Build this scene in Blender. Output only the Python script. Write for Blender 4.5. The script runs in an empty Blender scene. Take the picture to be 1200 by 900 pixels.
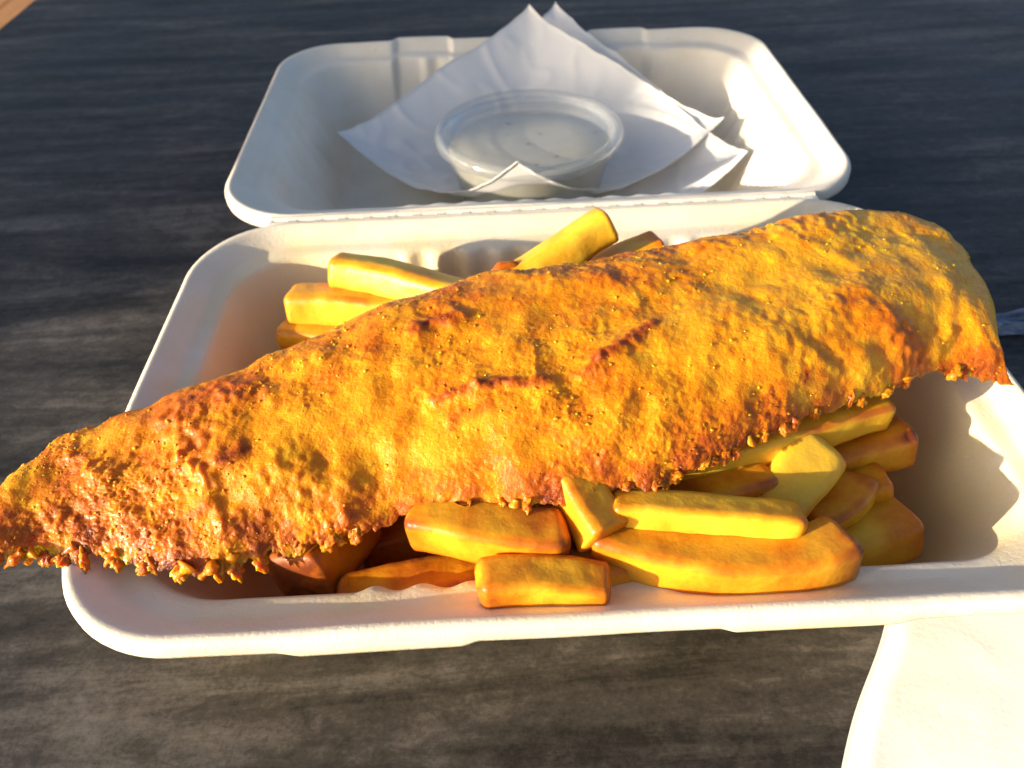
import bpy, bmesh, math, random
import numpy as np
from mathutils import Vector, Matrix

# ------------------------------------------------------------------ measurements
# world-space measurements in centimetres (x right, y away, z up, table at 0)
FISH_F = [(-13.884, 2.806, 4.75), (-13.53, 2.592, 4.75), (-13.183, 2.382, 4.75), (-12.842, 2.176, 4.75), (-12.583, 2.174, 4.699), (-12.352, 2.25, 4.628), (-12.117, 2.325, 4.557), (-11.84, 2.356, 4.537), (-11.557, 2.381, 4.522), (-11.274, 2.406, 4.508), (-10.975, 2.381, 4.492), (-10.662, 2.298, 4.474), (-10.349, 2.215, 4.456), (-10.039, 2.133, 4.438), (-9.73, 2.051, 4.42), (-9.422, 1.992, 4.412), (-9.115, 1.934, 4.404), (-8.809, 1.877, 4.396), (-8.504, 1.819, 4.388), (-8.2, 1.762, 4.38), (-7.946, 1.864, 4.38), (-7.692, 1.972, 4.38), (-7.435, 2.082, 4.38), (-7.175, 2.192, 4.38), (-6.913, 2.304, 4.38), (-6.627, 2.358, 4.39), (-6.328, 2.379, 4.406), (-6.028, 2.4, 4.422), (-5.728, 2.422, 4.438), (-5.434, 2.462, 4.458), (-5.16, 2.565, 4.495), (-4.885, 2.67, 4.532), (-4.607, 2.775, 4.569), (-4.324, 2.864, 4.606), (-4.014, 2.855, 4.646), (-3.704, 2.846, 4.686), (-3.396, 2.837, 4.725), (-3.089, 2.828, 4.765), (-2.782, 2.816, 4.805), (-2.476, 2.787, 4.845), (-2.171, 2.758, 4.885), (-1.868, 2.73, 4.925), (-1.566, 2.701, 4.965), (-1.266, 2.679, 5.003), (-0.966, 2.705, 5.022), (-0.667, 2.73, 5.042), (-0.367, 2.756, 5.062), (-0.066, 2.781, 5.082), (0.234, 2.808, 5.102), (0.534, 2.842, 5.128), (0.835, 2.877, 5.154), (1.135, 2.911, 5.181), (1.436, 2.964, 5.205), (1.736, 3.068, 5.227), (2.039, 3.174, 5.248), (2.344, 3.28, 5.27), (2.651, 3.388, 5.291), (2.957, 3.51, 5.318), (3.264, 3.644, 5.349), (3.573, 3.779, 5.38), (3.885, 3.915, 5.411), (4.2, 4.053, 5.441), (4.528, 4.186, 5.45), (4.865, 4.319, 5.45), (5.205, 4.453, 5.45), (5.55, 4.588, 5.45), (5.897, 4.725, 5.45), (6.254, 4.867, 5.441), (6.622, 5.016, 5.42), (6.994, 5.167, 5.398), (7.372, 5.32, 5.376), (7.754, 5.474, 5.355), (8.146, 5.646, 5.33), (8.545, 5.824, 5.304), (8.949, 6.004, 5.278), (9.36, 6.186, 5.252), (9.698, 6.135, 5.143), (10.03, 6.059, 5.026), (10.405, 6.05, 4.916), (10.795, 6.059, 4.808), (11.187, 6.067, 4.7)]
FISH_B = [(-13.976, 3.278, 5.0), (-13.769, 3.471, 5.0), (-13.559, 3.668, 5.0), (-13.35, 3.873, 5.006), (-13.233, 4.165, 5.08), (-13.066, 4.425, 5.1), (-12.875, 4.676, 5.1), (-12.676, 4.93, 5.1), (-12.568, 5.28, 5.1), (-12.315, 5.453, 5.1), (-12.003, 5.563, 5.1), (-11.684, 5.671, 5.1), (-11.377, 5.815, 5.141), (-11.084, 5.977, 5.19), (-10.75, 6.053, 5.2), (-10.37, 6.081, 5.2), (-10.174, 6.402, 5.242), (-9.885, 6.555, 5.265), (-9.543, 6.655, 5.285), (-9.192, 6.751, 5.307), (-8.835, 6.84, 5.342), (-8.464, 6.926, 5.377), (-8.151, 7.124, 5.4), (-7.883, 7.346, 5.415), (-7.525, 7.429, 5.44), (-7.163, 7.582, 5.462), (-6.827, 7.79, 5.481), (-6.499, 8.0, 5.501), (-6.157, 8.19, 5.524), (-5.808, 8.385, 5.547), (-5.453, 8.578, 5.57), (-5.107, 8.772, 5.593), (-4.747, 8.919, 5.609), (-4.367, 9.053, 5.622), (-3.98, 9.203, 5.635), (-3.59, 9.357, 5.648), (-3.197, 9.513, 5.661), (-2.8, 9.672, 5.674), (-2.399, 9.834, 5.687), (-2.016, 9.991, 5.7), (-1.62, 10.031, 5.715), (-1.2, 10.07, 5.731), (-0.777, 10.111, 5.747), (-0.354, 10.153, 5.763), (0.07, 10.193, 5.779), (0.497, 10.234, 5.795), (0.929, 10.304, 5.8), (1.362, 10.384, 5.8), (1.796, 10.447, 5.8), (2.23, 10.494, 5.8), (2.665, 10.53, 5.8), (3.101, 10.559, 5.8), (3.537, 10.584, 5.8), (3.974, 10.604, 5.8), (4.411, 10.625, 5.8), (4.86, 10.657, 5.8), (5.343, 10.75, 5.8), (5.829, 10.91, 5.8), (6.294, 11.046, 5.8), (6.754, 11.178, 5.8), (7.166, 11.249, 5.796), (7.582, 11.27, 5.771), (8.054, 11.341, 5.746), (8.522, 11.413, 5.721), (8.957, 11.454, 5.694), (9.388, 11.46, 5.659), (9.806, 11.469, 5.623), (10.097, 11.414, 5.577), (10.391, 11.268, 5.51), (10.714, 11.149, 5.442), (10.927, 11.114, 5.377), (11.057, 10.823, 5.316), (11.162, 10.354, 5.254), (11.336, 10.115, 5.193), (11.368, 9.73, 5.134), (11.276, 9.144, 5.074), (11.215, 8.609, 5.015), (11.141, 8.087, 4.96), (11.04, 7.553, 4.907), (10.873, 7.004, 4.853), (10.322, 6.313, 4.8)]
FISH_H = [0.069, 0.103, 0.134, 0.163, 0.193, 0.223, 0.255, 0.287, 0.322, 0.358, 0.396, 0.436, 0.477, 0.521, 0.565, 0.611, 0.659, 0.707, 0.756, 0.805, 0.855, 0.904, 0.953, 1.0, 1.047, 1.091, 1.134, 1.174, 1.211, 1.245, 1.276, 1.302, 1.324, 1.341, 1.353, 1.363, 1.372, 1.38, 1.386, 1.392, 1.396, 1.398, 1.4, 1.4, 1.4, 1.4, 1.4, 1.4, 1.4, 1.4, 1.4, 1.4, 1.4, 1.4, 1.4, 1.4, 1.4, 1.4, 1.4, 1.4, 1.4, 1.4, 1.4, 1.4, 1.4, 1.399, 1.395, 1.388, 1.378, 1.366, 1.351, 1.333, 1.312, 1.289, 1.263, 1.235, 1.203, 1.169, 1.132, 1.092, 1.05]
FRIES = {'A': ([(-6.95, 12.75, 4.6), (-5.25, 12.14, 4.6), (-2.86, 10.7, 4.7), (-1.38, 9.84, 4.7)], 1.3, 1.15),
 'B': ([(-8.36, 12.11, 3.8), (-6.65, 11.83, 3.9), (-4.48, 11.17, 4.0)], 1.25, 1.1),
 'C': ([(-8.68, 11.67, 3.0), (-6.71, 11.13, 3.1), (-4.53, 10.35, 3.2)], 1.2, 1.1),
 'D': ([(-2.11, 10.77, 4.6), (-0.55, 11.13, 5.3), (0.75, 11.69, 5.9), (1.68, 12.04, 6.3)], 1.45, 1.25),
 'E': ([(1.28, 11.45, 4.6), (2.24, 11.93, 4.9), (3.33, 12.28, 5.1)], 1.2, 1.1),
 'F': ([(-6.7, 2.14, 3.15), (-6.34, 2.89, 3.1), (-5.31, 4.31, 3.0)], 1.75, 1.6),
 'G': ([(-5.75, 1.74, 3.05), (-4.3, 1.89, 3.1), (-2.15, 2.31, 3.1)], 1.15, 1.0),
 'H': ([(-2.53, 1.07, 4.3), (-1.41, 1.13, 4.3), (-0.51, 1.06, 4.25), (0.32, 0.96, 4.2)], 1.05, 0.95),
 'I': ([(-4.02, 2.93, 4.3), (-2.47, 2.47, 4.4), (-1.25, 2.2, 4.4), (-0.44, 2.19, 4.4)], 1.25, 1.1),
 'J': ([(-0.25, 3.43, 4.9), (0.01, 2.63, 4.8), (0.35, 1.9, 4.6)], 1.1, 1.0),
 'K': ([(0.14, 2.22, 4.25), (1.41, 1.64, 4.25), (2.81, 1.28, 4.25), (4.28, 1.3, 4.25), (5.55, 1.66, 4.28)], 1.25, 1.15),
 'L': ([(0.48, 2.57, 4.75), (2.04, 2.33, 4.8), (3.48, 2.09, 4.8), (4.61, 1.96, 4.7)], 0.95, 0.8),
 'M': ([(4.19, 2.81, 3.7), (4.91, 3.54, 4.0), (5.9, 4.54, 4.4)], 1.5, 1.1),
 'N': ([(1.77, 3.85, 4.5), (3.68, 4.28, 4.6), (5.73, 4.94, 4.6), (7.76, 5.62, 4.5)], 1.1, 0.9),
 'O': ([(4.58, 4.5, 3.3), (6.64, 4.94, 3.45), (8.53, 5.41, 3.6)], 1.35, 1.15),
 'P': ([(4.67, 3.86, 3.0), (6.4, 3.98, 3.1), (7.69, 4.06, 3.3)], 1.1, 1.0),
 'Q': ([(3.85, 2.08, 2.6), (6.03, 2.63, 2.7), (7.95, 3.27, 2.8)], 1.4, 1.2),
 'R': ([(-5.64, 3.89, 2.0), (-3.92, 4.31, 2.0), (-1.68, 4.86, 2.0)], 1.2, 1.1),
 'S': ([(1.44, 2.81, 4.0), (2.9, 3.26, 4.1), (4.46, 3.81, 4.1)], 1.2, 1.1),
 'T': ([(5.19, 2.98, 3.3), (6.02, 3.31, 3.3), (6.84, 4.25, 3.4)], 1.2, 1.0),
 'U': ([(-1.02, 1.4, 3.6), (0.51, 1.68, 3.7), (1.93, 2.21, 3.8)], 1.2, 1.1),
 'V': ([(2.22, 3.63, 3.7), (3.45, 3.73, 3.9), (4.42, 3.19, 3.9)], 1.1, 1.0)}
MARKS = [(-9.65, 5.36, -7.95, 5.92, 0.797, 0.1, 0.74), (-9.28, 4.93, -8.27, 3.88, 0.525, 0.16, 0.6), (-8.56, 5.51, -7.53, 5.56, 0.427, 0.1, 0.66), (-8.13, 3.75, -7.56, 4.02, 0.203, 0.05, 0.85), (-3.93, 6.98, -2.91, 7.14, 0.264, 0.22, 0.9), (-3.28, 4.81, -2.33, 5.03, 0.163, 0.2, 0.75), (-2.33, 5.03, -0.71, 4.96, 0.147, 0.14, 0.95), (-2.9, 4.22, -2.09, 4.66, 0.194, 0.05, 0.6), (-0.15, 5.14, 0.44, 5.4, 0.165, 0.16, 0.7), (0.44, 5.4, 1.22, 5.87, 0.234, 0.22, 0.85), (1.22, 5.87, 1.92, 6.43, 0.154, 0.1, 0.9), (-1.46, 8.95, -0.57, 8.33, 0.26, 0.1, 0.6), (2.96, 9.92, 4.26, 9.28, 0.594, 0.12, 0.45), (-0.57, 8.33, 2.99, 8.23, 0.737, 0.1, 0.42), (5.44, 10.24, 7.57, 10.1, 0.836, 0.2, 0.1), (6.95, 7.02, 8.11, 6.17, 0.574, 0.12, 0.6), (7.65, 6.35, 8.38, 6.04, 0.501, 0.1, 0.62), (9.82, 6.11, 11.03, 6.06, 0.292, 0.1, 0.75), (2.83, 3.67, 4.37, 4.12, 0.505, 0.1, 0.75), (-1.62, 2.71, -0.73, 3.04, 0.411, 0.1, 0.62), (-4.21, 2.86, -2.47, 2.91, 0.354, 0.1, 0.6), (-5.93, 2.46, -5.01, 2.62, 0.328, 0.1, 0.65), (-11.87, 3.0, -10.87, 2.45, 0.543, 0.15, 0.55), (-10.8, 3.85, -9.21, 4.04, 0.891, 0.12, 0.42), (-13.09, 3.17, -12.16, 2.48, 0.558, 0.1, 0.5), (-10.19, 2.99, -9.17, 2.27, 0.243, 0.2, 0.2), (-8.94, 3.97, -7.92, 2.54, 0.204, 0.24, 0.12), (-12.1, 4.69, -10.93, 3.87, 0.261, 0.2, 0.15), (4.0, 6.13, 5.79, 5.81, 1.067, 0.12, 0.05), (-6.76, 3.41, -5.13, 2.83, 0.656, 0.2, 0.0), (5.19, 5.12, 5.22, 5.18, 0.07, 0.0, 1.0), (-9.84, 6.19, -8.58, 4.14, 0.724, 0.05, 0.5)]
DRIPS = [(-12.2, 2.3, 4.58, -12.42, 2.19, 4.3), (-11.55, 2.41, 4.54, -12.19, 2.14, 4.26), (-11.32, 2.4, 4.51, -11.93, 2.28, 4.23), (-8.84, 1.88, 4.4, -9.11, 1.82, 4.12), (-8.24, 1.81, 4.43, -8.63, 1.64, 4.15), (-7.83, 1.96, 4.44, -7.91, 1.72, 4.16), (-10.46, 2.24, 4.46, -10.76, 2.1, 4.18), (-2.85, 2.82, 4.8, -3.03, 2.7, 4.52), (-1.62, 2.71, 4.96, -1.69, 2.58, 4.68), (0.07, 2.79, 5.09, 0.21, 2.68, 4.81), (-12.49, 2.21, 4.67, -12.87, 2.01, 4.39), (8.13, 5.64, 5.33, 8.08, 5.57, 5.05), (3.85, 3.9, 5.41, 4.01, 3.88, 5.13)]
CAM = ((-1.752054, -8.713604, 18.963771), (0.998646, -0.042727, -0.029688), (0.050724, 0.672534, 0.738326), (0.01158, 0.738832, -0.67379))
CM = 0.01
RIM = 4.4            # rim height of the tray above the table
HINGE = 16.27        # y of the hinge line
FAR = 33.2           # y of the lid's far rim
HW = 11.75           # half width of the container

scene = bpy.context.scene
# ------------------------------------------------------------------ camera
cam = bpy.data.cameras.new('camera')
cam.sensor_width = 36.0
cam.lens = 950.0/1200.0*36.0
cam.clip_start = 0.01
cam.clip_end = 50.0
cam.dof.use_dof = True
cam.dof.focus_distance = 0.180
cam.dof.aperture_fstop = 22.0
cam_ob = bpy.data.objects.new('camera', cam)
scene.collection.objects.link(cam_ob)
_c, _r, _u, _f = [Vector(v) for v in CAM]
m3 = Matrix((_r, _u, -_f)).transposed()
cam_ob.matrix_world = Matrix.Translation(_c*CM) @ m3.to_4x4()
scene.camera = cam_ob

# ------------------------------------------------------------------ sky and sun
SUN_AZ = math.radians(23.0)      # travel direction of the light, from +x towards +y
SUN_EL = math.radians(11.5)
d = Vector((math.cos(SUN_EL)*math.cos(SUN_AZ), math.cos(SUN_EL)*math.sin(SUN_AZ), -math.sin(SUN_EL)))
world = bpy.data.worlds.new('World')
scene.world = world
world.use_nodes = True
wn = world.node_tree
sky = wn.nodes.new('ShaderNodeTexSky')
sky.sky_type = 'NISHITA'
sky.sun_disc = False
sky.sun_elevation = SUN_EL
sky.sun_rotation = math.atan2(-d.x, -d.y)
sky.air_density = 0.6
sky.dust_density = 3.0
wn.links.new(sky.outputs[0], wn.nodes['Background'].inputs[0])
wn.nodes['Background'].inputs[1].default_value = 0.11
sun = bpy.data.lights.new('sun', 'SUN')
sun.energy = 4.6
sun.angle = math.radians(0.6)
sun.color = (1.0, 0.84, 0.64)
sun_ob = bpy.data.objects.new('sun', sun)
scene.collection.objects.link(sun_ob)
sun_ob.location = (-0.6, -0.4, 0.5)
sun_ob.rotation_euler = d.to_track_quat('-Z', 'Y').to_euler()

vs = scene.view_settings
vs.view_transform = 'Standard'
vs.look = 'None'
vs.gamma = 1.0
vs.use_curve_mapping = False
vs.exposure = 1.25
scene.render.engine = 'CYCLES'
scene.cycles.max_bounces = 14
scene.cycles.diffuse_bounces = 8
scene.cycles.transparent_max_bounces = 16

# ------------------------------------------------------------------ numpy noise
def _h(ix, iy, iz, k=0):
    h = (ix.astype(np.int64)*374761393 + iy.astype(np.int64)*668265263 + iz.astype(np.int64)*2147483647 + k*974711) & 0xffffffff
    h = ((h ^ (h >> 13))*1274126177) & 0xffffffff
    h = ((h ^ (h >> 16))*2246822519) & 0xffffffff
    return ((h ^ (h >> 15)) & 0xffffff)/float(0xffffff)

def perlin(P, k=0):
    P = np.asarray(P, float); i = np.floor(P).astype(np.int64); f = P-i
    u = f*f*f*(f*(f*6-15)+10); r = 0.0
    for dx in (0, 1):
        for dy in (0, 1):
            for dz in (0, 1):
                a = _h(i[:, 0]+dx, i[:, 1]+dy, i[:, 2]+dz, k)*6.2831853
                b = _h(i[:, 0]+dx, i[:, 1]+dy, i[:, 2]+dz, k+7)*2-1
                q = np.sqrt(1-b*b)
                g = (f[:, 0]-dx)*q*np.cos(a)+(f[:, 1]-dy)*q*np.sin(a)+(f[:, 2]-dz)*b
                w = (u[:, 0] if dx else 1-u[:, 0])*(u[:, 1] if dy else 1-u[:, 1])*(u[:, 2] if dz else 1-u[:, 2])
                r = r+g*w
    return r*1.5

def fbm(P, octs=4, k=0, gain=0.5):
    r = 0; a = 1.0
    for o in range(octs):
        r = r+a*perlin(np.asarray(P)*2**o+o*13.7, k+o*31); a *= gain
    return r

def worley(P, k=0):
    P = np.asarray(P, float); i = np.floor(P).astype(np.int64); best = np.full(len(P), 9.0); idv = np.zeros(len(P))
    for dx in (-1, 0, 1):
        for dy in (-1, 0, 1):
            for dz in (-1, 0, 1):
                c = (i[:, 0]+dx, i[:, 1]+dy, i[:, 2]+dz)
                q = np.stack([c[0]+_h(*c, k+1), c[1]+_h(*c, k+2), c[2]+_h(*c, k+3)], 1)
                dd = ((q-P)**2).sum(1); m = dd < best
                best = np.where(m, dd, best); idv = np.where(m, _h(*c, k+5), idv)
    return np.sqrt(best), idv

def sstep(a, b, x):
    t = np.clip((x-a)/(b-a), 0, 1); return t*t*(3-2*t)

# ------------------------------------------------------------------ object helpers
COL = scene.collection
def mesh_obj(name, V, F, mat, parent=None, smooth=True, loc=None):
    """V in centimetres."""
    me = bpy.data.meshes.new(name)
    V = np.asarray(V, float)
    if loc is None: loc = (0, 0, 0)
    V = (V-np.asarray(loc, float))*CM
    me.from_pydata(V.tolist(), [], [list(map(int, f)) for f in F] if not isinstance(F, np.ndarray) else F.tolist())
    me.update()
    if smooth: me.polygons.foreach_set('use_smooth', np.ones(len(me.polygons), bool))
    if mat: me.materials.append(mat)
    o = bpy.data.objects.new(name, me); COL.objects.link(o)
    o.location = Vector(loc)*CM
    if parent:
        o.parent = parent
        o.location = (Vector(loc)*CM)-parent.location
    return o

def tag(o, label=None, cat=None, group=None, kind=None):
    if label: o['label'] = label
    if cat: o['category'] = cat
    if group: o['group'] = group
    if kind: o['kind'] = kind
    return o

def empty(name, loc):
    o = bpy.data.objects.new(name, None); COL.objects.link(o); o.location = Vector(loc)*CM
    o.empty_display_size = 0.01
    return o

def grid_faces(n, m, off=0, wrap=False, flip=False):
    i = np.arange(n-1)[:, None]; j = np.arange(m if wrap else m-1)[None]
    a = off+i*m+j; b = off+i*m+(j+1) % m; c = off+(i+1)*m+(j+1) % m; e = off+(i+1)*m+j
    f = np.stack([a, b, c, e] if not flip else [a, e, c, b], -1).reshape(-1, 4)
    return f

# ------------------------------------------------------------------ materials
def new_mat(name):
    m = bpy.data.materials.new(name); m.use_nodes = True
    nt = m.node_tree; b = nt.nodes['Principled BSDF']
    return m, nt, b
def N(nt, t, **kw):
    n = nt.nodes.new(t)
    for k, v in kw.items():
        if k in n.inputs: n.inputs[k].default_value = v
        else: setattr(n, k, v)
    return n
def ramp(nt, stops, fac):
    r = nt.nodes.new('ShaderNodeValToRGB'); e = r.color_ramp.elements
    while len(e) < len(stops): e.new(0.5)
    for x, (p, c) in zip(e, stops): x.position = p; x.color = (*c, 1)
    nt.links.new(fac, r.inputs[0]); return r
def coords(nt, scale=(1, 1, 1)):
    t = nt.nodes.new('ShaderNodeTexCoord'); m = nt.nodes.new('ShaderNodeMapping'); m.inputs['Scale'].default_value = scale
    nt.links.new(t.outputs['Object'], m.inputs[0]); return m.outputs[0]
def noise(nt, co, scale, detail=4, rough=0.5, dist=0.0):
    n = N(nt, 'ShaderNodeTexNoise', Scale=scale, Detail=detail, Roughness=rough, Distortion=dist)
    nt.links.new(co, n.inputs['Vector']); return n.outputs['Fac']
def bump(nt, b, h, strength, dist, prev=None):
    n = N(nt, 'ShaderNodeBump', Strength=strength, Distance=dist)
    nt.links.new(h, n.inputs['Height'])
    if prev: nt.links.new(prev, n.inputs['Normal'])
    if b: nt.links.new(n.outputs[0], b.inputs['Normal'])
    return n.outputs[0]
def mixc(nt, fac, a, b, mode='MIX'):
    n = nt.nodes.new('ShaderNodeMix'); n.data_type = 'RGBA'; n.blend_type = mode
    for s, v in ((n.inputs[0], fac), (n.inputs[6], a), (n.inputs[7], b)):
        if hasattr(v, 'links'): nt.links.new(v, s)
        elif isinstance(v, (int, float)): s.default_value = v
        else: s.default_value = (*v, 1)
    return n.outputs[2]
def math_n(nt, op, a, b=0.0, clamp=False):
    n = nt.nodes.new('ShaderNodeMath'); n.operation = op; n.use_clamp = clamp
    for s, v in zip(n.inputs, (a, b)):
        if hasattr(v, 'links'): nt.links.new(v, s)
        else: s.default_value = v
    return n.outputs[0]

def mat_table():
    m, nt, b = new_mat('slate_laminate')
    co = coords(nt, (3.5, 27.0, 1.0)); warp = coords(nt, (6.0, 9.0, 1.0))
    streak = noise(nt, co, 2.2, 10, 0.68, 0.5)
    blot = noise(nt, warp, 2.6, 7, 0.6, 0.4)
    fine = noise(nt, coords(nt, (90, 240, 1)), 2.0, 4, 0.6)
    mott = noise(nt, coords(nt, (55, 80, 1)), 2.0, 8, 0.72, 0.8)
    v = math_n(nt, 'ADD', math_n(nt, 'MULTIPLY', streak, 0.56), math_n(nt, 'MULTIPLY', blot, 0.30))
    v = math_n(nt, 'ADD', v, math_n(nt, 'MULTIPLY', fine, 0.10))
    v = math_n(nt, 'ADD', v, math_n(nt, 'MULTIPLY', mott, 0.26))
    grit = noise(nt, coords(nt), 900, 3, 0.7); v = math_n(nt, 'ADD', v, math_n(nt, 'MULTIPLY', math_n(nt, 'SUBTRACT', grit, 0.5), 0.16))
    r = ramp(nt, [(0.42, (0.0095, 0.0095, 0.0095)), (0.53, (0.0225, 0.0218, 0.0205)), (0.63, (0.057, 0.053, 0.048)), (0.78, (0.16, 0.148, 0.135))], v)
    nt.links.new(r.outputs[0], b.inputs['Base Color'])
    rr = ramp(nt, [(0.3, (0.42,)*3), (0.7, (0.6,)*3)], blot); nt.links.new(rr.outputs[0], b.inputs['Roughness'])
    b.inputs['Specular IOR Level'].default_value = 0.16
    bump(nt, b, fine, 0.12, 0.0004)
    return m

def mat_pulp(bounce_tint=False):
    m, nt, b = new_mat('bounce_tinted_pulp' if bounce_tint else 'moulded_pulp')
    co = coords(nt)
    n1 = noise(nt, co, 60, 5, 0.6); n2 = noise(nt, co, 900, 4, 0.65); n3 = noise(nt, coords(nt, (1, 1, 1)), 320, 3, 0.6, 1.5)
    c = ramp(nt, [(0.3, (0.78, 0.70, 0.55)), (0.7, (0.85, 0.79, 0.66))], n1)
    c2 = mixc(nt, math_n(nt, 'MULTIPLY', math_n(nt, 'GREATER_THAN', n3, 0.70), 0.35), c.outputs[0], (0.55, 0.47, 0.36))
    if bounce_tint:      # amber bounce light painted into the pulp, stronger towards the tray floor
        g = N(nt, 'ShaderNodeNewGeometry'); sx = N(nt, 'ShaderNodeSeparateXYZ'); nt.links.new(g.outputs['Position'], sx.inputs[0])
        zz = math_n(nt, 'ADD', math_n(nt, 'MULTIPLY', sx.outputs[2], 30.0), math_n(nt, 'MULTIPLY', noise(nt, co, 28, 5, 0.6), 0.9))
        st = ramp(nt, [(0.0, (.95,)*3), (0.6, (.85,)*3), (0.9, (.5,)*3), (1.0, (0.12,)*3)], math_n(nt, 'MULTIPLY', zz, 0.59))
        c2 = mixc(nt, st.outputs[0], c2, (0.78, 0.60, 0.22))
    nt.links.new(c2, b.inputs['Base Color'])
    b.inputs['Roughness'].default_value = 0.55
    b.inputs['Specular IOR Level'].default_value = 0.35
    b.inputs['Subsurface Weight'].default_value = 0.15
    b.inputs['Subsurface Radius'].default_value = (0.0016, 0.0012, 0.0008)
    b.inputs['Subsurface Scale'].default_value = 1.0
    p = bump(nt, None, n2, 0.45, 0.0004)
    bump(nt, b, n3, 0.07, 0.0006, p)
    return m

def mat_batter():
    m, nt, b = new_mat('fried_batter')
    at = N(nt, 'ShaderNodeAttribute', attribute_name='tone')
    co = coords(nt)
    n1 = noise(nt, co, 420, 5, 0.65); n2 = noise(nt, co, 1500, 3, 0.6); n0 = noise(nt, co, 130, 4, 0.6, 0.5)
    sep = N(nt, 'ShaderNodeSeparateColor'); nt.links.new(at.outputs['Color'], sep.inputs[0])
    v = math_n(nt, 'ADD', sep.outputs[0], math_n(nt, 'MULTIPLY', math_n(nt, 'SUBTRACT', n1, 0.5), 0.42))
    v = math_n(nt, 'ADD', v, math_n(nt, 'MULTIPLY', math_n(nt, 'SUBTRACT', n0, 0.5), 0.30), True)
    r = ramp(nt, [(0.0, (0.78, 0.395, 0.012)), (0.25, (0.69, 0.262, 0.004)), (0.48, (0.53, 0.148, 0.002)), (0.70, (0.42, 0.095, 0.005)), (0.88, (0.23, 0.043, 0.004)), (1.0, (0.10, 0.020, 0.004))], v)
    nt.links.new(r.outputs[0], b.inputs['Base Color'])
    rr = ramp(nt, [(0.35, (0.22,)*3), (0.65, (0.5,)*3)], n1); nt.links.new(rr.outputs[0], b.inputs['Roughness'])
    b.inputs['Specular IOR Level'].default_value = 0.22
    b.inputs['Subsurface Weight'].default_value = 0.65
    b.inputs['Subsurface Radius'].default_value = (0.0045, 0.0018, 0.0004)
    b.inputs['Subsurface Scale'].default_value = 1.0
    b.inputs['Coat Weight'].default_value = 0.12
    b.inputs['Coat Roughness'].default_value = 0.16
    p = bump(nt, None, n1, 0.5, 0.0009)
    bump(nt, b, n2, 0.55, 0.0004, p)
    return m

def mat_fry():
    m, nt, b = new_mat('fried_potato')
    at = N(nt, 'ShaderNodeAttribute', attribute_name='tone')
    sep = N(nt, 'ShaderNodeSeparateColor'); nt.links.new(at.outputs['Color'], sep.inputs[0])
    co = coords(nt)
    n0 = noise(nt, co, 160, 4, 0.6); n1 = noise(nt, co, 700, 4, 0.6)
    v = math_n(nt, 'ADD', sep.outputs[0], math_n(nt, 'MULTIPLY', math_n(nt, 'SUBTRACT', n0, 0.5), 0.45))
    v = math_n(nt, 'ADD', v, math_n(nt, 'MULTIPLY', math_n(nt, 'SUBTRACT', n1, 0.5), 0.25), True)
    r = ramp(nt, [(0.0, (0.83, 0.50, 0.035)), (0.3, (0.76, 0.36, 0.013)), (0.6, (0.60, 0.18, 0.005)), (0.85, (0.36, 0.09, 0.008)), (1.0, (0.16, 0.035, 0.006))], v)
    nt.links.new(r.outputs[0], b.inputs['Base Color'])
    b.inputs['Roughness'].default_value = 0.4
    b.inputs['Specular IOR Level'].default_value = 0.35
    b.inputs['Subsurface Weight'].default_value = 0.35
    b.inputs['Subsurface Radius'].default_value = (0.004, 0.002, 0.0005)
    b.inputs['Subsurface Scale'].default_value = 1.0
    p = bump(nt, None, n0, 0.15, 0.001)
    bump(nt, b, n1, 0.3, 0.0004, p)
    return m

def mat_paper():
    m, nt, b = new_mat('napkin_paper')
    co = coords(nt)
    n1 = noise(nt, co, 120, 4, 0.6)
    vor = N(nt, 'ShaderNodeTexVoronoi', Scale=700.0); nt.links.new(co, vor.inputs['Vector'])
    b.inputs['Base Color'].default_value = (0.89, 0.88, 0.85, 1)
    b.inputs['Roughness'].default_value = 0.85
    b.inputs['Specular IOR Level'].default_value = 0.15
    p = bump(nt, None, vor.outputs['Distance'], 0.12, 0.0003)
    bump(nt, b, n1, 0.12, 0.0012, p)
    tr = N(nt, 'ShaderNodeBsdfTranslucent', Color=(0.86, 0.84, 0.78, 1))
    mx = N(nt, 'ShaderNodeMixShader'); mx.inputs[0].default_value = 0.18
    nt.links.new(b.outputs[0], mx.inputs[1]); nt.links.new(tr.outputs[0], mx.inputs[2])
    nt.links.new(mx.outputs[0], nt.nodes['Material Output'].inputs[0])
    return m

def mat_clear():
    m, nt, b = new_mat('clear_plastic')
    nt.nodes.remove(b)
    tr = N(nt, 'ShaderNodeBsdfTransparent', Color=(0.95, 0.955, 0.95, 1))
    gl = N(nt, 'ShaderNodeBsdfGlossy', Roughness=0.06)
    df = N(nt, 'ShaderNodeBsdfDiffuse', Color=(0.8, 0.82, 0.80, 1))
    lw = N(nt, 'ShaderNodeLayerWeight', Blend=0.25); fr = math_n(nt, 'ADD', math_n(nt, 'MULTIPLY', lw.outputs['Facing'], 0.35), 0.04)
    a = N(nt, 'ShaderNodeMixShader'); a.inputs[0].default_value = 0.10
    nt.links.new(tr.outputs[0], a.inputs[1]); nt.links.new(df.outputs[0], a.inputs[2])
    c = N(nt, 'ShaderNodeMixShader')
    nt.links.new(fr, c.inputs[0]); nt.links.new(a.outputs[0], c.inputs[1]); nt.links.new(gl.outputs[0], c.inputs[2])
    nt.links.new(c.outputs[0], nt.nodes['Material Output'].inputs[0])
    return m

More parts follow.
